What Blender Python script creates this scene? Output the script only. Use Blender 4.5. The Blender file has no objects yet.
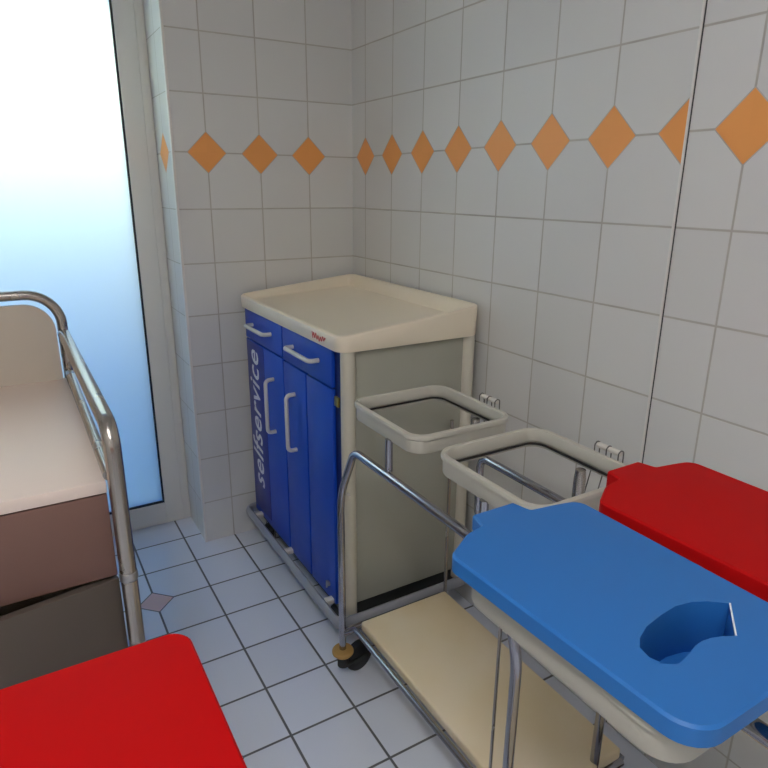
import bpy, bmesh, math, random
from mathutils import Vector, Matrix
random.seed(4)
S = bpy.context.scene
COL = S.collection
PI = math.pi

# ------------------------------------------------------------------ materials
def new_mat(name):
    m = bpy.data.materials.new(name); m.use_nodes = True
    return m, m.node_tree, m.node_tree.nodes['Principled BSDF']

def lin(r, g, b):
    f = lambda c: (c/255)/12.92 if c <= 10 else (((c/255)+.055)/1.055)**2.4
    return (f(r), f(g), f(b), 1)

def plain(name, col, rough=.45, metal=0, var=.06, scale=14, bump=0, bscale=200, spec=.5, coat=0):
    m, nt, b = new_mat(name)
    N, L = nt.nodes, nt.links
    tc = N.new('ShaderNodeTexCoord'); no = N.new('ShaderNodeTexNoise')
    no.inputs['Scale'].default_value = scale; no.inputs['Detail'].default_value = 4
    L.new(tc.outputs['Object'], no.inputs['Vector'])
    mx = N.new('ShaderNodeMix'); mx.data_type = 'RGBA'
    mx.inputs[6].default_value = tuple(min(1, c*(1-var)) for c in col[:3])+(1,)
    mx.inputs[7].default_value = tuple(min(1, c*(1+var)) for c in col[:3])+(1,)
    L.new(no.outputs['Fac'], mx.inputs[0]); L.new(mx.outputs[2], b.inputs['Base Color'])
    mr = N.new('ShaderNodeMapRange')
    mr.inputs[3].default_value = max(0, rough-.06); mr.inputs[4].default_value = min(1, rough+.06)
    L.new(no.outputs['Fac'], mr.inputs[0]); L.new(mr.outputs[0], b.inputs['Roughness'])
    b.inputs['Metallic'].default_value = metal
    b.inputs['Specular IOR Level'].default_value = spec
    b.inputs['Coat Weight'].default_value = coat
    if bump:
        n2 = N.new('ShaderNodeTexNoise'); n2.inputs['Scale'].default_value = bscale
        L.new(tc.outputs['Object'], n2.inputs['Vector'])
        bp = N.new('ShaderNodeBump'); bp.inputs['Strength'].default_value = bump; bp.inputs['Distance'].default_value = .002
        L.new(n2.outputs['Fac'], bp.inputs['Height']); L.new(bp.outputs[0], b.inputs['Normal'])
    return m

class NT:
    """small helper for node maths"""
    def __init__(s, nt): s.nt = nt; s.N = nt.nodes; s.L = nt.links
    def m(s, op, a, b=0.0, c=None):
        n = s.N.new('ShaderNodeMath'); n.operation = op
        for i, v in enumerate((a, b) if c is None else (a, b, c)):
            if isinstance(v, (int, float)): n.inputs[i].default_value = v
            else: s.L.new(v, n.inputs[i])
        return n.outputs[0]
    def mixc(s, f, a, b):
        n = s.N.new('ShaderNodeMix'); n.data_type = 'RGBA'
        s.L.new(f, n.inputs[0])
        for k, v in ((6, a), (7, b)):
            if isinstance(v, tuple): n.inputs[k].default_value = v
            else: s.L.new(v, n.inputs[k])
        return n.outputs[2]

def tile_mat(name, ax_u, ax_v, u0, v0, W, H, tile, grout, gw, diamonds=None, dia_col=None, rough=.36, var=.03, bumpd=.0012, split=None, spec=.35):
    """glazed tiles on a world grid; diamonds = (dict) half diagonal + where they sit"""
    m, nt, b = new_mat(name); T = NT(nt)
    geo = T.N.new('ShaderNodeNewGeometry'); sep = T.N.new('ShaderNodeSeparateXYZ')
    T.L.new(geo.outputs['Position'], sep.inputs[0])
    u, v = sep.outputs[ax_u], sep.outputs[ax_v]
    def cell(c, o, P):
        q = T.m('DIVIDE', T.m('SUBTRACT', c, o), P)
        r = T.m('ROUND', q)
        return T.m('MULTIPLY', T.m('ABSOLUTE', T.m('SUBTRACT', q, r)), P), r, T.m('FLOOR', q)
    if split:      # past the movement joint the columns start again
        us, u1 = split
        fl = T.m('LESS_THAN', u, us)
        u0s = T.m('ADD', T.m('MULTIPLY', fl, u1-u0), u0)
        du, ru, cu = cell(u, u0s, W)
    else:
        du, ru, cu = cell(u, u0, W)
    dv, rv, cv = cell(v, v0, H)
    d = T.m('MINIMUM', du, dv)
    soft = T.N.new('ShaderNodeMapRange'); soft.inputs[1].default_value = gw*.5; soft.inputs[2].default_value = gw*.5+.0012
    T.L.new(d, soft.inputs[0])
    istile = soft.outputs[0]
    # tone differs a little from tile to tile
    wn = T.N.new('ShaderNodeTexWhiteNoise'); wn.noise_dimensions = '2D'
    cv2 = T.N.new('ShaderNodeCombineXYZ'); T.L.new(cu, cv2.inputs[0]); T.L.new(cv, cv2.inputs[1])
    T.L.new(cv2.outputs[0], wn.inputs[0])
    tcol = T.mixc(wn.outputs['Value'], tuple(c*(1-var) for c in tile[:3])+(1,), tuple(min(1, c*(1+var)) for c in tile[:3])+(1,))
    no = T.N.new('ShaderNodeTexNoise'); no.inputs['Scale'].default_value = 9
    T.L.new(geo.outputs['Position'], no.inputs['Vector'])
    gcol = T.mixc(no.outputs['Fac'], tuple(c*.75 for c in grout[:3])+(1,), tuple(min(1, c*1.25) for c in grout[:3])+(1,))
    if diamonds:
        half, fsel = diamonds
        dd = T.m('ADD', du, dv)
        sel = fsel(T, ru, rv)
        ind = T.m('MULTIPLY', T.m('LESS_THAN', dd, half), sel)
        ring = T.m('MULTIPLY', T.m('MULTIPLY', T.m('GREATER_THAN', dd, half-.0005), T.m('LESS_THAN', dd, half+gw)), sel)
        oth = T.mixc(wn.outputs['Value'], tuple(c*.97 for c in dia_col[:3])+(1,), dia_col)
        base = T.mixc(istile, gcol, tcol)
        base = T.mixc(ring, base, gcol)
        base = T.mixc(ind, base, oth)
        istile = T.m('MAXIMUM', T.m('MULTIPLY', istile, T.m('SUBTRACT', 1, ring)), ind)
    else:
        base = T.mixc(istile, gcol, tcol)
    T.L.new(base, b.inputs['Base Color']); b.inputs['Specular IOR Level'].default_value = spec
    rr = T.N.new('ShaderNodeMapRange'); rr.inputs[3].default_value = .8; rr.inputs[4].default_value = rough
    T.L.new(istile, rr.inputs[0]); T.L.new(rr.outputs[0], b.inputs['Roughness'])
    bp = T.N.new('ShaderNodeBump'); bp.inputs['Strength'].default_value = .6; bp.inputs['Distance'].default_value = bumpd
    h = T.m('ADD', istile, T.m('MULTIPLY', no.outputs['Fac'], .25))
    T.L.new(h, bp.inputs['Height']); T.L.new(bp.outputs[0], b.inputs['Normal'])
    return m

TW, TH, Z0 = .2031, .2, 1.5844
TILE, GROUT, ORANGE = lin(214, 213, 210), lin(186, 181, 172), lin(244, 166, 94)
row0 = lambda T, ru, rv: T.m('LESS_THAN', T.m('ABSOLUTE', rv), .5)
row0b = lambda T, ru, rv: T.m('MULTIPLY', row0(T, ru, rv), T.m('LESS_THAN', ru, .5))
MW_BACK = tile_mat('wall tiles facing the room', 0, 2, -.1964, Z0, TW, TH, TILE, GROUT, .0035, (.0705, row0b), ORANGE)
MW_RIGHT = tile_mat('wall tiles on the long side', 1, 2, -.1108, Z0, TW, TH, TILE, GROUT, .0035, (.0705, row0), ORANGE, split=(-1.5355, -1.667))
MW_REV = tile_mat('wall tiles in the reveal', 1, 2, .125, Z0, TW, TH, TILE, GROUT, .0016, (.0705, row0), ORANGE)
fdia = lambda T, ru, rv: T.m('MULTIPLY',
        T.m('LESS_THAN', T.m('ABSOLUTE', T.m('SUBTRACT', T.m('FLOORED_MODULO', ru, 4), 0)), .5),
        T.m('LESS_THAN', T.m('ABSOLUTE', T.m('SUBTRACT', T.m('FLOORED_MODULO', T.m('ADD', rv, 1), 4), 0)), .5))
M_FLOOR = tile_mat('floor tiles', 0, 1, -1.0022, -.1192, .201, .201, lin(222, 227, 240), lin(92, 92, 96), .006, (.062, fdia), lin(226, 186, 178), rough=.11, bumpd=.0008, spec=1.0)
M_PLASTER = plain('white plaster', lin(225, 223, 218), .8, bump=.2)
M_PVC = plain('white pvc', lin(226, 222, 216), .35, var=.02)
M_GASKET = plain('black rubber gasket', lin(22, 24, 27), .6)
M_ALU = plain('aluminium profile', lin(190, 190, 190), .35, 1, var=.03)
M_JOINT = plain('dark joint sealant', lin(66, 66, 64), .8)
M_CREAM = plain('cream moulded plastic', lin(236, 223, 200), .38, var=.02)
M_POST = plain('cream lacquered post', lin(205, 199, 182), .4, var=.02)
M_PANEL = plain('grey beige laminate side', lin(163, 162, 148), .5, var=.03)
M_BLUE = plain('royal blue lacquered front', lin(11, 69, 184), .42, var=.03)
M_DBLUE = plain('dark blue carcass edge', lin(8, 26, 92), .45, var=.04)
M_STICK = plain('navy sticker film', lin(24, 42, 138), .35, var=.03)
M_WHITE = plain('white print and edge highlight', lin(232, 232, 236), .5, var=.01)
M_HANDLE = plain('light grey bow handle', lin(206, 203, 198), .35, var=.02)
M_RAIL = plain('grey bumper profile', lin(150, 152, 158), .4, var=.04)
M_DARK = plain('dark steel chassis', lin(40, 42, 40), .55)
M_RUBBER = plain('black rubber tyre', lin(26, 26, 28), .6)
M_CHROME = plain('chrome tube', lin(172, 172, 180), .14, 1, var=.03)
M_STEEL = plain('brushed steel tube', lin(184, 177, 170), .26, 1, var=.04)
M_RING = plain('light grey sack ring plastic', lin(188, 184, 171), .42, var=.03)
M_RINGW = plain('dark clamp wire', lin(38, 36, 34), .4, .4)
M_WIRE = plain('dull steel wire', lin(96, 94, 90), .4, .6)
M_HINGE = plain('pale hinge plastic', lin(214, 208, 198), .4)
M_BUFF = plain('tan rubber buffer disc', lin(176, 138, 78), .65, var=.1, scale=40)
M_LIDB = plain('blue lid plastic', lin(42, 112, 186), .42, var=.025, spec=.35)
M_LIDR = plain('red lid plastic', lin(186, 14, 16), .5, var=.025, spec=.06)
M_LAM = plain('warm white laminate top', lin(240, 221, 208), .45, var=.015)
M_LAMB = plain('greige laminate board', lin(200, 189, 174), .45, var=.015)
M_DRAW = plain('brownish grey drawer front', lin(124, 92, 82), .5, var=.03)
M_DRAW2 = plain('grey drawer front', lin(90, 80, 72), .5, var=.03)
M_BRASS = plain('olive brass hinge', lin(140, 128, 70), .4, .5)
M_RED = plain('red print', lin(196, 92, 92), .5)

def shelf_mat():
    m, nt, b = new_mat('yellowed cream board'); T = NT(nt)
    tc = T.N.new('ShaderNodeTexCoord'); no = T.N.new('ShaderNodeTexNoise')
    no.inputs['Scale'].default_value = 4; no.inputs['Detail'].default_value = 3
    T.L.new(tc.outputs['Object'], no.inputs['Vector'])
    T.L.new(T.mixc(no.outputs['Fac'], lin(238, 226, 207), lin(222, 197, 142)), b.inputs['Base Color'])
    b.inputs['Roughness'].default_value = .42
    return m
M_SHELF = shelf_mat()

def pane_mat():
    m = bpy.data.materials.new('frosted glass'); m.use_nodes = True
    nt = m.node_tree; N, L = nt.nodes, nt.links; N.clear()
    out = N.new('ShaderNodeOutputMaterial'); tr = N.new('ShaderNodeBsdfTranslucent')
    tr.inputs[0].default_value = (.86, .95, .91, 1)
    gl = N.new('ShaderNodeBsdfGlossy'); gl.inputs['Roughness'].default_value = .35
    no = N.new('ShaderNodeTexNoise'); no.inputs['Scale'].default_value = 400
    bp = N.new('ShaderNodeBump'); bp.inputs['Strength'].default_value = .1; bp.inputs['Distance'].default_value = .001
    L.new(no.outputs['Fac'], bp.inputs['Height']); L.new(bp.outputs[0], gl.inputs['Normal'])
    mx = N.new('ShaderNodeMixShader'); mx.inputs[0].default_value = .05
    L.new(tr.outputs[0], mx.inputs[1]); L.new(gl.outputs[0], mx.inputs[2]); L.new(mx.outputs[0], out.inputs[0])
    return m
def clear_mat():
    m = bpy.data.materials.new('clear glass edge'); m.use_nodes = True
    nt = m.node_tree; N, L = nt.nodes, nt.links; N.clear()
    out = N.new('ShaderNodeOutputMaterial'); tr = N.new('ShaderNodeBsdfTransparent')
    tr.inputs[0].default_value = (.93, .98, .96, 1)
    L.new(tr.outputs[0], out.inputs[0])
    return m
M_FROST, M_CLEAR = pane_mat(), clear_mat()
def fill_mat():
    m, nt, b = new_mat('lamp diffuser')
    b.inputs['Emission Color'].default_value = (1, .985, 1, 1)
    b.inputs['Emission Strength'].default_value = FILL
    b.inputs['Base Color'].default_value = (.9, .9, .88, 1)
    return m
FILL = 6.0  # strength of the added ceiling fill light
M_FILL = fill_mat()
M_OUTB = plain('blue grey shading wall', lin(60, 108, 208), .8, bump=.3)
M_OUTG = plain('pale paving outside', lin(150, 165, 185), .85, bump=.3)

# ------------------------------------------------------------------ mesh builder
class MB:
    def __init__(s): s.bm = bmesh.new()
    def _merge(s, t):
        me = bpy.data.meshes.new('t'); t.to_mesh(me); t.free(); s.bm.from_mesh(me); bpy.data.meshes.remove(me)
    def box(s, x0, x1, y0, y1, z0, z1, bev=0, seg=2, rot=None, piv=None):
        t = bmesh.new(); bmesh.ops.create_cube(t, size=1)
        for v in t.verts:
            v.co = Vector(((x0+x1)/2+v.co.x*(x1-x0), (y0+y1)/2+v.co.y*(y1-y0), (z0+z1)/2+v.co.z*(z1-z0)))
        if bev: bmesh.ops.bevel(t, geom=t.edges[:], offset=bev, segments=seg, affect='EDGES', profile=.5)
        if rot is not None:
            p = Vector(piv)
            for v in t.verts: v.co = p+rot @ (v.co-p)
        bmesh.ops.recalc_face_normals(t, faces=t.faces[:])
        s._merge(t); return s
    def prism(s, pts, z0, z1, bev=0, seg=2):
        t = bmesh.new()
        vs = [t.verts.new((x, y, z1)) for x, y in pts]
        f = t.faces.new(vs)
        r = bmesh.ops.extrude_face_region(t, geom=[f])
        for v in r['geom']:
            if isinstance(v, bmesh.types.BMVert): v.co.z = z0
        bmesh.ops.recalc_face_normals(t, faces=t.faces[:])
        if bev:
            ed = [e for e in t.edges if abs(e.verts[0].co.z-e.verts[1].co.z) < 1e-6]
            bmesh.ops.bevel(t, geom=ed, offset=bev, segments=seg, affect='EDGES', profile=.5)
        s._merge(t); return s
    def tube(s, path, r, n=14, closed=False, sy=None):
        """round (or oval: sy = vertical radius) bar along a path"""
        P = [Vector(p) for p in path]
        Q = [P[0]]
        for p in P[1:]:
            if (p-Q[-1]).length > 1e-5: Q.append(p)
        P = Q; k = len(P)
        t = bmesh.new(); rings = []
        T0 = None; nrm = None
        for i in range(k):
            a = P[(i-1) % k] if (closed or i > 0) else P[i]
            b = P[(i+1) % k] if (closed or i < k-1) else P[i]
            T = (b-a).normalized()
            if nrm is None:
                ref = Vector((0, 0, 1)) if abs(T.z) < .9 else Vector((1, 0, 0))
                nrm = (ref-T*ref.dot(T)).normalized()
            else:
                q = T0.rotation_difference(T); nrm = q @ nrm; nrm = (nrm-T*nrm.dot(T)).normalized()
            T0 = T; bn = T.cross(nrm)
            sc = 1
            if 0 < i < k-1 or closed:
                d1 = (P[i]-a); d2 = (b-P[i])
                if d1.length > 1e-6 and d2.length > 1e-6:
                    c = max(.3, math.cos(d1.angle(d2)/2)); sc = 1/c
            ring = []
            for j in range(n):
                th = 2*PI*j/n
                ring.append(t.verts.new(P[i]+nrm*((sy or r)*math.cos(th))+bn*(r*math.sin(th))*(sc if sc < 1.2 else 1.2)))
            rings.append(ring)
        for i in range(k if closed else k-1):
            A, B = rings[i], rings[(i+1) % k]
            for j in range(n): t.faces.new((A[j], A[(j+1) % n], B[(j+1) % n], B[j]))
        if not closed:
            t.faces.new(rings[0][::-1]); t.faces.new(rings[-1])
        bmesh.ops.recalc_face_normals(t, faces=t.faces[:])
        s._merge(t); return s
    def lathe(s, prof, c, axis='Z', n=28):
        """profile (radius, height) turned about an axis through c"""
        t = bmesh.new(); rings = []
        for r, h in prof:
            ring = []
            for j in range(n):
                th = 2*PI*j/n
                p = Vector((r*math.cos(th), r*math.sin(th), h))
                if axis == 'X': p = Vector((p.z, p.x, p.y))
                if axis == 'Y': p = Vector((p.x, p.z, p.y))
                ring.append(t.verts.new(Vector(c)+p))
            rings.append(ring)
        for A, B in zip(rings, rings[1:]):
            for j in range(n): t.faces.new((A[j], A[(j+1) % n], B[(j+1) % n], B[j]))
        t.faces.new(rings[0][::-1]); t.faces.new(rings[-1])
        bmesh.ops.recalc_face_normals(t, faces=t.faces[:])
        s._merge(t); return s
    def loops(s, L, closed=True, cap0=False, cap1=False):
        """skin a list of equal-length closed loops; closed joins last to first"""
        t = bmesh.new(); R = [[t.verts.new(p) for p in l] for l in L]
        k = len(R); n = len(R[0])
        for i in range(k if closed else k-1):
            A, B = R[i], R[(i+1) % k]
            for j in range(n): t.faces.new((A[j], A[(j+1) % n], B[(j+1) % n], B[j]))
        if cap0: t.faces.new(R[0][::-1])
        if cap1: t.faces.new(R[-1])
        bmesh.ops.recalc_face_normals(t, faces=t.faces[:])
        s._merge(t); return s
    def build(s, name, mat, parent=None, smooth=True):
        me = bpy.data.meshes.new(name)
        s.bm.to_mesh(me); s.bm.free()
        return link_mesh(name, me, mat, parent, smooth)

def wloc(o):
    v = Vector((0, 0, 0))
    while o: v += o.location; o = o.parent
    return v
def link_mesh(name, me, mat, parent=None, smooth=True):
    me.materials.clear(); me.materials.append(mat)
    if smooth:
        for p in me.polygons: p.use_smooth = True
        me.set_sharp_from_angle(angle=math.radians(38))
    # origin at the foot of the part
    xs = [v.co.copy() for v in me.vertices]
    c = Vector(((min(v.x for v in xs)+max(v.x for v in xs))/2, (min(v.y for v in xs)+max(v.y for v in xs))/2, min(v.z for v in xs)))
    me.transform(Matrix.Translation(-c))
    o = bpy.data.objects.new(name, me); COL.objects.link(o)
    o.location = c-(wloc(parent) if parent else Vector((0, 0, 0)))
    if parent: o.parent = parent
    return o
def thing(name, label, cat, loc, group=None):
    o = bpy.data.objects.new(name, None); COL.objects.link(o)
    o.empty_display_size = .1; o.location = loc
    o['label'] = label; o['category'] = cat
    if group: o['group'] = group
    return o
def struct(o): o['kind'] = 'structure'; return o

def fillet(P, r, n=6):
    P = [Vector(p) for p in P]; out = [P[0]]
    for i in range(1, len(P)-1):
        a, b, c = P[i-1], P[i], P[i+1]
        rr = r[i-1] if isinstance(r, (list, tuple)) else r
        d1 = (a-b).normalized(); d2 = (c-b).normalized()
        ang = d1.angle(d2)
        if rr <= 0 or ang > PI-.01: out.append(b); continue
        t = min(rr/math.tan(ang/2), (a-b).length*.49, (c-b).length*.49)
        rad = t*math.tan(ang/2)
        ctr = b+(d1+d2).normalized()*(rad/math.sin(ang/2))
        p1, p2 = b+d1*t, b+d2*t
        v1, v2 = p1-ctr, p2-ctr
        w = v1.angle(v2)
        for k in range(n+1):
            f = k/n
            q = (v1*math.sin((1-f)*w)+v2*math.sin(f*w))/math.sin(w)
            out.append(ctr+q)
    out.append(P[-1]); return out

def rr_pts(x0, x1, y0, y1, r, off=0, n=7):
    """rounded rectangle, offset outwards by off"""
    out = []
    for cx, cy, a in ((x1-r, y1-r, 0), (x0+r, y1-r, 90), (x0+r, y0+r, 180), (x1-r, y0+r, 270)):
        for k in range(n+1):
            th = math.radians(a+90*k/n)
            out.append((cx+(r+off)*math.cos(th), cy+(r+off)*math.sin(th)))
    return out

# ------------------------------------------------------------------ the room
XL, YF, HC = -2.7, -4.2, 2.55
DX0, DX1, DZ = -1.68, -.7275, 2.34          # door opening in the back wall
struct(MB().box(XL-.1, .1, YF-.1, .29, -.1, 0).build('floor', M_FLOOR, smooth=False))
struct(MB().box(XL-.1, .1, YF-.1, .45, HC, HC+.1).build('ceiling', M_PLASTER, smooth=False))
struct(MB().box(0, .1, YF-.1, .45, 0, HC).build('wall_right', MW_RIGHT, smooth=False))
struct(MB().box(XL-.1, XL, YF-.1, .45, 0, HC).build('wall_left', M_PLASTER, smooth=False))
struct(MB().box(XL, 0, YF-.1, YF, 0, HC).build('wall_front', M_PLASTER, smooth=False))
bw = MB().box(DX1, 0, 0, .45, 0, HC).box(XL, DX0, 0, .45, 0, HC).box(DX0, DX1, 0, .45, DZ, HC).build('wall_back', MW_BACK, smooth=False)
struct(bw)
bw.data.materials.append(MW_REV)
for p in bw.data.polygons:
    if abs(p.normal.x) > .9: p.material_index = 1
# corner trim of the reveal and the metal movement joint on the long wall
struct(MB().box(DX1-.003, DX1+.007, -.004, .012, 0, DZ, .002).build('trim_1', M_PVC))
j = MB().box(-.004, .002, -1.5350, -1.5295, 0, HC, .001).build('trim_2', M_PVC); struct(j)
struct(MB().box(-.001, .002, -1.5378, -1.5350, 0, HC).build('trim_3', M_JOINT, smooth=False))

# the frosted door
dr = bpy.data.objects.new('door_1', None); COL.objects.link(dr); dr.location = (-1.2, .25, 0); dr['kind'] = 'structure'
YD = .25
def border(x0, x1, z0, z1, w, y0, y1, bev=.004, wb=None):
    wb = wb or w
    return MB().box(x0, x0+w, y0, y1, z0, z1, bev).box(x1-w, x1, y0, y1, z0, z1, bev).box(x0+w-.002, x1-w+.002, y0, y1, z1-w, z1, bev).box(x0+w-.002, x1-w+.002, y0, y1, z0, z0+wb, bev)
border(DX0, DX1, .0, DZ, .036, YD, YD+.07, .004, .012).build('door_frame', M_PVC, dr)
border(DX0+.03, DX1-.034, .012, DZ-.03, .076, YD-.008, YD+.06, .006, .094).build('door_sash', M_PVC, dr)
gx0, gx1, gz0, gz1 = DX0+.106, DX1-.110, .106, DZ-.106
border(gx0-.003, gx1+.003, gz0-.003, gz1+.003, .010, YD-.002, YD+.03, .002).build('gasket', M_GASKET, dr)
pn = MB().box(gx0, gx1, YD+.008, YD+.016, gz0, gz1).build('frosted_pane', M_FROST, dr, smooth=False)
pn.data.materials.append(M_CLEAR)
for p in pn.data.polygons:
    if p.normal.y > -.5: p.material_index = 1
MB().box(DX0+.06, DX0+.085, YD-.02, YD-.008, .98, 1.16, .004).tube(fillet([(DX0+.072, YD-.014, 1.08), (DX0+.072, YD-.06, 1.08), (DX0+.19, YD-.06, 1.08)], .015), .01).build('door_handle', M_ALU, dr)

# outside: paving and an added blue wall that shades and tints the lower pane
struct(MB().box(-6, 4, .29, 7, -.14, -.02).build('floor_outside', M_OUTG, smooth=False))
struct(MB().box(-5, 3, 1.15, 1.30, -.02, 3.0, .01).build('wall_shade', M_OUTB))

# added fill light on the ceiling, out of view
lp = thing('ceiling_fill', 'added fill light on the ceiling, out of view, brightening the room', 'fill light', (-1.65, -2.7, HC-.08))
MB().box(-1.8, -1.5, -3.4, -2.0, HC-.05, HC, .006).build('fill_housing', M_PVC, lp)
MB().box(-1.78, -1.52, -3.38, -2.02, HC-.08, HC-.05, .008).build('diffuser', M_FILL, lp)

# ------------------------------------------------------------------ casters
def caster(parent, x, y, ztop, ang, R=.05, off=.032):
    """swivel caster: fork with stem, wheel and hub as sub-parts"""
    dx, dy = math.cos(ang), math.sin(ang)
    wx, wy = x+dx*off, y+dy*off
    c = Vector((wx, wy, R)); ax = Vector((-dy, dx, 0))
    b = MB(); rot0 = Matrix.Rotation(ang, 3, 'Z')
    if off > .05:      # offset swivel: the stem stands beside the wheel
        b.lathe([(.010, R*.9), (.017, R*.95), (.017, ztop-.012), (.012, ztop)], (x, y, 0), n=18)
        b.box(-.004, off-.016, -.019, .019, R*.95, R*1.15, .002, rot=rot0, piv=(0, 0, 0))
        b.bm.verts.ensure_lookup_table()
        for v in b.bm.verts[18*4:]: v.co += Vector((x, y, 0))
    else:
        b.lathe([(.012, R*2-.002), (.026, R*2), (.026, R*2+.012), (.011, R*2+.016), (.011, max(ztop, R*2+.02))], (x, y, 0), n=18)
    rot = Matrix.Rotation(ang, 3, 'Z')
    for sgn in (-1, 1):
        n0 = len(b.bm.verts)
        b.box(-.030, .018, sgn*.018-.0015, sgn*.018+.0015, -.008, (R+.004 if off < .05 else R*.15), 0, rot=rot, piv=(0, 0, 0))
        b.bm.verts.ensure_lookup_table()
        for v in b.bm.verts[n0:]: v.co += c
    f = b.build('caster', M_DARK, parent)
    prof = [(.006, -.014), (R*.8, -.014), (R*.95, -.011), (R, -.005), (R, .005), (R*.95, .011), (R*.8, .014), (.006, .014)]
    t = MB().lathe(prof, (0, 0, 0), 'Z', 30)
    M = Matrix.Translation(c) @ Vector((0, 0, 1)).rotation_difference(ax).to_matrix().to_4x4()
    bmesh.ops.transform(t.bm, matrix=M, verts=t.bm.verts[:])
    t.build('wheel', M_RUBBER, f)
    return f

# ------------------------------------------------------------------ blue self-service laundry trolley
lt = thing('laundry_trolley', 'cream topped cabinet trolley with royal blue doors in the tiled corner', 'trolley', (-.28, -.48, 0))
FX = -.510
def tray():
    x0, x1, y0, y1, r = -.530, -.026, -.914, -.038, .04
    rim = lambda x: 1.064+(x-x0)/(x1-x0)*.052
    def lp(off, fz):
        return [(x, y, fz(x)) for x, y in rr_pts(x0, x1, y0, y1, r, off)]
    L = [lp(-.010, lambda x: 1.018), lp(-.002, lambda x: 1.018), lp(0, lambda x: 1.021),
         lp(.002, lambda x: rim(x)-.008), lp(.001, lambda x: rim(x)-.003), lp(-.003, lambda x: rim(x)), lp(-.010, lambda x: rim(x)),
         lp(-.014, lambda x: rim(x)-.003), lp(-.020, lambda x: rim(x)-.012), lp(-.027, lambda x: 1.048+(x-x0)*.045), lp(-.038, lambda x: 1.043+(x-x0)*.045)]
    m = MB().loops(L, closed=False, cap1=True, cap0=True)
    return m
tr = tray().build('tray_top', M_CREAM, lt)
# small red script mark on the tray lip, only strokes of it can be made out
mk = MB()
pts = []
for k in range(60):
    f = k/59; y = -.745-.085*f
    pts.append((-.5326, y, 1.040+.009*math.sin(f*34)*(1-.4*f)+.003*math.sin(f*9)))
mk.tube(pts, .0013, 6)
mk.tube([(-.5326, -.738, 1.052), (-.5326, -.743, 1.031)], .0012, 6)
mk.build('script_mark', M_RED, tr)
for x, y in ((-.490, -.888), (-.056, -.888), (-.490, -.082), (-.056, -.082)):
    MB().lathe([(.022, .128), (.022, 1.018)], (x, y, 0), n=24).build('corner_post', M_POST, lt)
MB().box(-.472, -.074, -.892, -.880, .165, 1.018, .001).build('side_panel', M_PANEL, lt)
MB().box(-.472, -.074, -.090, -.078, .165, 1.018, .001).build('side_panel', M_PANEL, lt)
MB().box(-.062, -.050, -.87, -.10, .165, 1.018, .001).build('back_panel', M_PANEL, lt)
MB().box(-.506, -.476, -.872, -.064, .140, 1.016).box(-.476, -.062, -.872, -.094, .150, .170).build('carcass', M_DBLUE, lt, smooth=False)
def front(name, y0, y1, z0, z1):
    return MB().box(FX-.008, FX+.004, y1, y0, z0, z1, .002).build(name, M_BLUE, lt)
def bow(a, b, parent):
    a, b = Vector(a), Vector(b); o = Vector((-.034, 0, 0))
    MB().tube(fillet([a, a+o, b+o, b], .016), .0075, 10).build('handle', M_HANDLE, parent)
dl = front('drawer', -.068, -.446, .900, 1.014); bow((FX-.006, -.157, .962), (FX-.006, -.346, .962), dl)
d2 = front('drawer', -.455, -.838, .896, 1.014); bow((FX-.006, -.548, .960), (FX-.006, -.748, .960), d2)
da = front('door_panel', -.068, -.446, .142, .894); bow((FX-.006, -.353, .796), (FX-.006, -.353, .592), da)
db = front('door_panel', -.455, -.640, .142, .890); bow((FX-.006, -.549, .794), (FX-.006, -.549, .592), db)
dc = front('door_panel', -.650, -.838, .142, .890)
st = MB().box(FX-.0092, FX-.0075, -.258, -.074, .17, .890, .0004).build('sticker', M_STICK, da)
st['label'] = 'navy strip with white word selfservice'
cu = bpy.data.curves.new('selfservice', 'FONT'); cu.body = 'selfservice'; cu.size = .150; cu.shear = .22; cu.extrude = .0004; cu.space_character = 1.05
cu.resolution_u = 3; cu.offset = .0012
to = bpy.data.objects.new('tmp', cu); COL.objects.link(to)
bpy.context.view_layer.update()
dg = bpy.context.evaluated_depsgraph_get()
tm = bpy.data.meshes.new_from_object(to.evaluated_get(dg))
bpy.data.objects.remove(to)
xs = [v.co.x for v in tm.vertices]; w = max(xs)-min(xs); x_0 = min(xs)
for v in tm.vertices:
    p = v.co.copy()
    v.co = Vector((FX-.0096-p.z, -.196+p.y*1.02, .285+(p.x-x_0)/w*.578))
tm.flip_normals() if False else None
link_mesh('lettering', tm, M_WHITE, st, smooth=False)
MB().box(FX-.004, FX+.004, -.868, -.842, .842, .872, .002).build('hinge', M_BRASS, lt)
MB().lathe([(.009, -.010), (.009, 0)], (FX-.006, -.79, .196), 'X', 16).box(FX-.020, FX-.014, -.792, -.788, .182, .210, .001).build('lock', M_ALU, dc)
# base with the wrap-round bumper rail
MB().box(-.50, -.05, -.875, -.085, .105, .150, .003).build('base_frame', M_DARK, lt)
rail = fillet([(-.06, -.932, .135), (-.552, -.932, .135), (-.552, -.046, .135), (-.06, -.046, .135)], .03)
MB().tube(rail, .0125, 12, sy=.021).build('bumper_rail', M_RAIL, lt)
for y in (-.145, -.467, -.815):
    MB().box(-.545, -.498, y-.012, y+.012, .140, .156, .002).build('rail_bracket', M_HINGE, lt)
for y, a in ((-.165, 1.2), (-.80, .4)):
    caster(lt, -.492, y, .11, a, .042)
    caster(lt, -.10, y, .11, a+2, .042)

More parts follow.
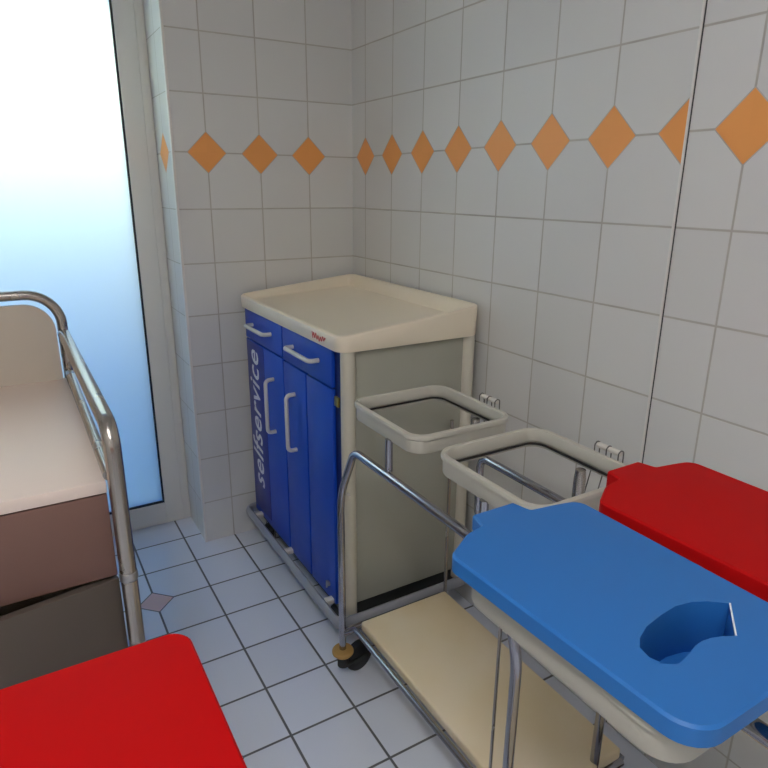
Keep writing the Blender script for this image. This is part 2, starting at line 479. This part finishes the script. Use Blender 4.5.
# ------------------------------------------------------------------ sack rings
def sack_ring(parent, x0, x1, y0, y1, ztop, h=.052, r=.055, side='+X'):
    lp = lambda off, z: [(x, y, z) for x, y in rr_pts(x0, x1, y0, y1, r, off, 8)]
    hi = h*.66
    L = [lp(-.008, ztop-h), lp(-.006, ztop-h), lp(-.0045, ztop-h+.003), lp(-.004, ztop-.015), lp(0, ztop-.012), lp(.0008, ztop-.006), lp(-.001, ztop-.0015), lp(-.005, ztop),
         lp(-.007, ztop-.002), lp(-.009, ztop-.0005), lp(-.012, ztop-.001), lp(-.014, ztop-.005), lp(-.0145, ztop-hi+.003), lp(-.0135, ztop-hi), lp(-.0105, ztop-hi+.002), lp(-.009, ztop-h+.006)]
    o = MB().loops(L, closed=True).build('sack_ring', M_RING, parent)
    wire = [(x, y, ztop-hi-.003) for x, y in rr_pts(x0, x1, y0, y1, r, -.018, 8)]
    MB().tube(wire, .003, 8, closed=True).build('clamp_wire', M_RINGW, o)
    # hinge with a pin in two clips
    if side == '+X':
        ym = (y0+y1)/2-.045
        MB().tube([(x1+.010, ym-.029, ztop+.010), (x1+.010, ym+.029, ztop+.010)], .0062, 14).build('hinge', M_HINGE, o)
        for q in (-.031, .0, .031):
            MB().tube(fillet([(x1-.020, ym+q, ztop-.115), (x1+.002, ym+q, ztop-.030), (x1+.001, ym+q, ztop+.012), (x1+.008, ym+q, ztop+.018), (x1+.017, ym+q, ztop+.014), (x1+.018, ym+q, ztop-.030)], .005, 4), .0014, 6).build('hinge_wire', M_WIRE, o)
    return o

# ------------------------------------------------------------------ double sack trolley with open rings
sk = thing('sack_trolley', 'chrome sack trolley with two empty square rings and a cream bottom board', 'trolley', (-.42, -1.38, 0))
XF, XR, ZB = -.575, -.305, .797
YA, YB = -1.000, -1.735
fr = MB()
fr.tube(fillet([(XF, YA, .085), (XF, YA, .63), (XF, YA-.085, ZB), (XF, YB+.085, ZB), (XF, YB, .63), (XF, YB, .085)], [.22, .05, .05, .22], 10), .0108, 16)
fr.build('front_tube_frame', M_CHROME, sk)
fr = MB()
fr.tube(fillet([(XR, YB, .62), (XR, YA-.278, .62), (XR, YA-.278, ZB), (XR, YB, ZB), (XR, YB, .15)], [.03, .03, .05]), .0105, 14)
fr.build('rear_tube_frame', M_CHROME, sk)
r1 = sack_ring(sk, -.570, -.270, -1.364, -1.042, .930, h=.046, r=.05)
r2 = sack_ring(sk, -.570, -.266, -1.748, -1.430, .930, h=.046, r=.05)
for y in (-1.247, -1.605):
    MB().lathe([(.0095, ZB+.008), (.0095, .888)], (XF+.009, y, 0), n=16).build('ring_stub', M_CHROME, sk)
    MB().lathe([(.013, ZB+.008), (.013, .870), (.011, .892)], (XR+.002, y, 0), n=16).lathe([(.015, -.03), (.017, -.018), (.010, -.010), (.010, 0)], (XR-.006, y+.004, ZB+.012), 'X', 16).build('ring_stub', M_STEEL, sk)
MB().box(-.535, -.226, -1.745, -1.044, .190, .220, .006, 3).build('bottom_board', M_SHELF, sk)
bs = MB()
bs.tube(fillet([(XF, YA, .165), (XF+.025, YA-.035, .192), (XF+.025, YB+.035, .192), (XF, YB, .165)], .015), .0085, 12)
bs.tube([(XF, YA-.0, .165), (-.21, YA-.0, .165)], .0125, 12)
bs.tube([(XF, YB, .165), (-.21, YB, .165)], .0125, 12)
bs.tube(fillet([(-.205, YA, .165), (-.205, YB, .165)], .01), .011, 12)
bs.build('base_frame', M_CHROME, sk)
MB().tube([(-.212, -1.028, .165), (-.212, -1.028, .80)], .0055, 8).build('pedal_rod', M_STEEL, sk)
MB().tube([(XF, YA-.685, .165), (XF, YA-.685, ZB)], .0035, 8).build('pedal_rod', M_STEEL, sk)
MB().box(XF+.006, XF+.012, YA-.040, YA-.020, .640, .646, .001).build('clip', M_HINGE, sk)
for x, y, a in ((XF, YA, .2), (XF, YB, -.4), (-.21, YA, .9), (-.21, YB, .9)):
    MB().lathe([(.014, .088), (.029, .090), (.033, .095), (.033, .102), (.029, .107), (.014, .109)], (x, y, 0), n=28).build('buffer_disc', M_BUFF, sk)
    caster(sk, x, y, .088, a, .05, .062)

# ------------------------------------------------------------------ lids
CRES = [(-.706, -2.130), (-.730, -2.136), (-.748, -2.138), (-.760, -2.130), (-.765, -2.116), (-.761, -2.101), (-.748, -2.091), (-.725, -2.082), (-.692, -2.077), (-.664, -2.075),
        (-.638, -2.080), (-.620, -2.089), (-.601, -2.105), (-.651, -2.143), (-.664, -2.136), (-.678, -2.131), (-.692, -2.129)]
def lid_outline(xc, y0, y1, w, tab, tx=0):
    """end edge y1 is slightly bowed and carries the tab"""
    bow_ = 1.0 if tab else .0
    P = [(xc+w, y0, .04)]
    P += [(xc+w, y1-bow_*w*w, .026), (xc+.09, y1-bow_*.0081, .05)]
    if tab: P += [(xc+tx+.049, y1-.001, .004), (xc+tx+.041, y1+.031, .005), (xc+tx-.041, y1+.031, .005), (xc+tx-.049, y1-.001, .004)]
    P += [(xc-.09, y1-bow_*.0081, .05), (xc-w-(.016 if tab else 0), y1-bow_*w*w-(.026 if tab else 0), .022), (xc-w, y0, .04)]
    k = len(P); out = []
    for i in range(k):
        a, b, c = P[i-1], P[i], P[(i+1) % k]
        f = fillet([(*a[:2], 0), (*b[:2], 0), (*c[:2], 0)], b[2], 7)[1:-1]
        out += [(p.x, p.y) for p in f]
    return out
def make_lid(parent, name, mat, xc, y0, y1, z, tab=True, w=.130, th=.027, dy=0, tx=0):
    b = MB().prism(lid_outline(xc, y0, y1, w, tab, tx), z-th, z, .003, 1)
    o = b.build(name, mat, parent)
    # crescent grip: an opening in the top with a deep moulded pocket below it
    pts = [(x+.695+xc+tx, y+dy) for x, y in CRES][::-1]
    c = MB().prism(pts, z-th-.02, z+.02)
    co = c.build('cutter', mat)
    m = o.modifiers.new('cut', 'BOOLEAN'); m.operation = 'DIFFERENCE'; m.object = co; m.solver = 'EXACT'
    bpy.context.view_layer.update()
    dg = bpy.context.evaluated_depsgraph_get()
    me = bpy.data.meshes.new_from_object(o.evaluated_get(dg))
    o.modifiers.clear(); o.data = me
    me.materials.clear(); me.materials.append(mat)
    for p in me.polygons: p.use_smooth = True
    me.set_sharp_from_angle(angle=math.radians(22))
    bpy.data.objects.remove(co)
    cx = sum(p[0] for p in pts)/len(pts); cy = sum(p[1] for p in pts)/len(pts)
    grow = lambda e: [Vector((x, y, 0))+(Vector((x-cx, y-cy, 0)).normalized()*e) for x, y in pts]
    L = [[(p.x, p.y, h) for p in grow(e)] for e, h in ((.0004, z-th+.004), (.0004, z-.075), (.003, z-.078), (.003, z-th+.004))]
    k = MB().loops(L, closed=True)
    bot = MB().prism([(p.x, p.y) for p in grow(.003)], z-.080, z-.074)
    me2 = bpy.data.meshes.new('t'); bot.bm.to_mesh(me2); bot.bm.free(); k.bm.from_mesh(me2)
    k.build('grip_pocket', mat, o)
    e0, e1 = Vector((*pts[4], z)), Vector((*pts[3], z))
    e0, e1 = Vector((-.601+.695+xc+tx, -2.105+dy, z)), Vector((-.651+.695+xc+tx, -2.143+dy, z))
    MB().tube([e0, e1], .0012, 6).build('edge_highlight', M_WHITE, o)  # highlight on the grip edge, put in as a thin white rod
    return o
def lid_ring(parent, xc, y0, y1, ztop):
    return sack_ring(parent, xc-.127, xc+.122, y0, y1, ztop, .046, .045, side=None)

# trolley with the blue and the red lid
tw = thing('sack_trolley', 'sack trolley with one blue and one red lid side by side', 'trolley', (-.51, -2.0, 0))
ZL = .985
XBL, XRD = -.686, -.386
for xc, nm, mt, ye, tx, th in ((XBL, 'blue_lid', M_LIDB, -1.806, -.009, .027), (XRD, 'red_lid', M_LIDR, -1.800, 0, .034)):
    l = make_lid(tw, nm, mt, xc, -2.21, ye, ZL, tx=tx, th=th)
    l['label'] = nm.split('_')[0]+' lid with moulded crescent grip'
    lid_ring(tw, xc, -2.19, -1.840, ZL-th)
fr = MB()
YR = -2.235
fr.tube(fillet([(-.87, YR, .085), (-.87, YR, .82), (-.16, YR, .82), (-.16, YR, .085)], .08), .0125, 14)
fr.build('rear_tube_frame', M_CHROME, tw)
for xc in (XBL, XRD):
    MB().tube(fillet([(xc, YR, .82), (xc, YR, .92), (xc, -2.188, .92)], .015), .011, 12).build('ring_stub', M_CHROME, tw)
bs = MB().tube([(-.87, YR, .165), (-.87, -1.88, .165), (-.16, -1.88, .165), (-.16, YR, .165)], .0125, 12, closed=True)
bs.build('base_frame', M_CHROME, tw)
MB().box(-.83, -.19, YR+.02, -1.88, .18, .20, .005).build('bottom_board', M_SHELF, tw)
for x, y in ((-.87, YR), (-.16, YR), (-.87, -1.88), (-.16, -1.88)):
    MB().lathe([(.016, .112), (.034, .114), (.039, .119), (.039, .127), (.034, .132), (.016, .134)], (x, y, 0), n=28).build('buffer_disc', M_BUFF, tw)
    caster(tw, x, y, .16, .8, .05)

# single trolley with a red lid in the left foreground
sg = thing('sack_trolley', 'single sack trolley with a red lid in front of the drawer cart', 'trolley', (-1.34, -2.0, 0))
XS = -1.328
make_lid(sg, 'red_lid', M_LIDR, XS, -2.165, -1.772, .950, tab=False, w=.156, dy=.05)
lid_ring(sg, XS, -2.145, -1.80, .924)
MB().tube(fillet([(XS-.19, -2.19, .085), (XS-.19, -2.19, .80), (XS+.19, -2.19, .80), (XS+.19, -2.19, .085)], .08), .0125, 14).build('rear_tube_frame', M_CHROME, sg)
MB().tube(fillet([(XS, -2.19, .80), (XS, -2.19, .89), (XS, -2.143, .89)], .015), .011, 12).build('ring_stub', M_CHROME, sg)
MB().tube([(XS-.19, -2.19, .165), (XS-.19, -1.86, .165), (XS+.19, -1.86, .165), (XS+.19, -2.19, .165)], .0125, 12, closed=True).build('base_frame', M_CHROME, sg)
for x in (XS-.19, XS+.19):
    for y in (-2.19, -1.86): caster(sg, x, y, .16, .8, .05)

# ------------------------------------------------------------------ drawer cart with the steel rail
dc_ = thing('drawer_cart', 'white laminate drawer cart with a steel tube rail by the glass door', 'cart', (-1.5, -.9, 0))
CX0, CX1, CY0, CY1, CZ = -1.80, -1.196, -1.272, -.503, .940
MB().box(CX0, CX1, CY0, CY1, CZ-.024, CZ, .0015).build('worktop', M_LAM, dc_)
def back_board():
    pts = [(CX0, CZ), (CX1-.008, CZ)]
    P = fillet([(CX1-.008, CZ, 0), (CX1-.008, 1.157, 0), (CX0+.008, 1.157, 0), (CX0+.008, CZ, 0)], .075, 8)
    b = MB()
    t = bmesh.new(); vs = [t.verts.new((p.x, CY1-.010, p.y)) for p in P]
    f = t.faces.new(vs); r = bmesh.ops.extrude_face_region(t, geom=[f])
    for v in r['geom']:
        if isinstance(v, bmesh.types.BMVert): v.co.y = CY1+.004
    bmesh.ops.recalc_face_normals(t, faces=t.faces[:]); b._merge(t); return b
back_board().build('back_board', M_LAMB, dc_)
MB().box(CX0+.004, CX1-.004, CY0+.022, CY1-.004, .735, CZ-.024).box(CX0+.004, CX0+.022, CY0+.022, CY1-.004, .17, .735).box(CX1-.022, CX1-.004, CY0+.022, CY1-.004, .17, .735).box(CX0+.022, CX1-.022, CY1-.02, CY1-.004, .17, .735).box(CX0+.022, CX1-.022, CY0+.022, CY1-.02, .17, .19).build('carcass', M_LAMB, dc_, smooth=False)
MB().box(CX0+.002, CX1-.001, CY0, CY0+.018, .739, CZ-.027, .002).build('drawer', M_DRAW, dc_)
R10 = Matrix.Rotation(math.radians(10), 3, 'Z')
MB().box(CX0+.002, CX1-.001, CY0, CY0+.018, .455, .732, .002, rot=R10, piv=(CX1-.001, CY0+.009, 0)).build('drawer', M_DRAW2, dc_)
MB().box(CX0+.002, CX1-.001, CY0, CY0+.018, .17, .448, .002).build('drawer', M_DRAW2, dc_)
XP0, XP1 = -1.179, CX0-.028
for xp, s in ((XP0, 1), (XP1, -1)):
    xb = CX1+.010 if s > 0 else CX0-.010
    leg = fillet([(xp, -1.285, .07), (xp, -1.285, 1.045), (xp-s*.002, -1.20, 1.052), (xb, CY1+.01, 1.066)], [.12, .0], 12)
    MB().tube(leg, .0155, 16).build('side_rail', M_STEEL, dc_)
    MB().tube([(xb, CY1, .955), (xp-s*.010, -1.270, .950)], .011, 12).build('edge_rail', M_STEEL, dc_)
    MB().lathe([(.0165, .732), (.0175, .735), (.0175, .747), (.0165, .75)], (xp, -1.285, 0), n=20).build('rail_collar', M_ALU, dc_)
xa, xb = CX1+.010, CX0-.010
MB().tube(fillet([(xa, CY1+.012, .07), (xa, CY1+.012, 1.180), (xb, CY1+.012, 1.180), (xb, CY1+.012, .07)], .085, 10), .0135, 16).build('back_hoop', M_STEEL, dc_)
MB().tube([(XP0, -1.285, .16), (xa, CY1+.012, .16), (xb, CY1+.012, .16), (XP1, -1.285, .16)], .0125, 12, closed=True).build('base_frame', M_STEEL, dc_)
for x, y in ((XP0, -1.285), (XP1, -1.285), (xa, CY1+.012), (xb, CY1+.012)): caster(dc_, x, y, .10, 2.2, .04)

# ------------------------------------------------------------------ light, camera
w = bpy.data.worlds.new('sky'); S.world = w; w.use_nodes = True
nt = w.node_tree; bg = nt.nodes['Background']
sky = nt.nodes.new('ShaderNodeTexSky'); sky.sky_type = 'NISHITA'; sky.sun_disc = False
sky.sun_elevation = math.radians(38); sky.sun_rotation = math.radians(120); sky.air_density = 1.2; sky.dust_density = 4.5
mxw = nt.nodes.new('ShaderNodeMix'); mxw.data_type = 'RGBA'; mxw.inputs[0].default_value = .97
nt.links.new(sky.outputs[0], mxw.inputs[6]); mxw.inputs[7].default_value = (2.5, 2.9, 1.9, 1)      # thin white cloud over the blue
nt.links.new(mxw.outputs[2], bg.inputs[0]); bg.inputs[1].default_value = .58
sl = bpy.data.lights.new('sun', 'SUN'); sl.energy = 14.5; sl.angle = math.radians(70); sl.color = (1, 1, .72)
so = bpy.data.objects.new('sun', sl); COL.objects.link(so)
el, az = math.radians(36), math.radians(12)       # hazy sun, over the added shading wall
sd = Vector((-math.sin(az)*math.cos(el), math.cos(az)*math.cos(el), math.sin(el)))
so.rotation_euler = sd.to_track_quat('Z', 'Y').to_euler()

cam = bpy.data.cameras.new('camera'); co = bpy.data.objects.new('camera', cam); COL.objects.link(co); S.camera = co
cam.sensor_fit = 'HORIZONTAL'; cam.sensor_width = 36; cam.lens = 630.8/768*36; cam.clip_start = .05
yaw, pit, rol = .5365, .3003, .0075
fwd = Vector((math.sin(yaw)*math.cos(pit), math.cos(yaw)*math.cos(pit), -math.sin(pit)))
rt = Vector((math.cos(yaw), -math.sin(yaw), 0)); up = rt.cross(fwd)
r2 = rt*math.cos(rol)+up*math.sin(rol); u2 = up*math.cos(rol)-rt*math.sin(rol)
M = Matrix((r2, u2, -fwd)).transposed().to_4x4(); M.translation = Vector((-1.2973, -2.4509, 1.4627))
co.matrix_world = M

S.view_settings.view_transform = 'Standard'; S.view_settings.look = 'None'
S.view_settings.gamma = 1; S.view_settings.use_curve_mapping = False
S.view_settings.exposure = 1.74
try:
    S.cycles.use_denoising = True; S.cycles.max_bounces = 14; S.cycles.diffuse_bounces = 8; S.cycles.transmission_bounces = 8; S.cycles.transparent_max_bounces = 12
    S.cycles.sample_clamp_indirect = 6; S.cycles.caustics_reflective = False
except Exception: pass
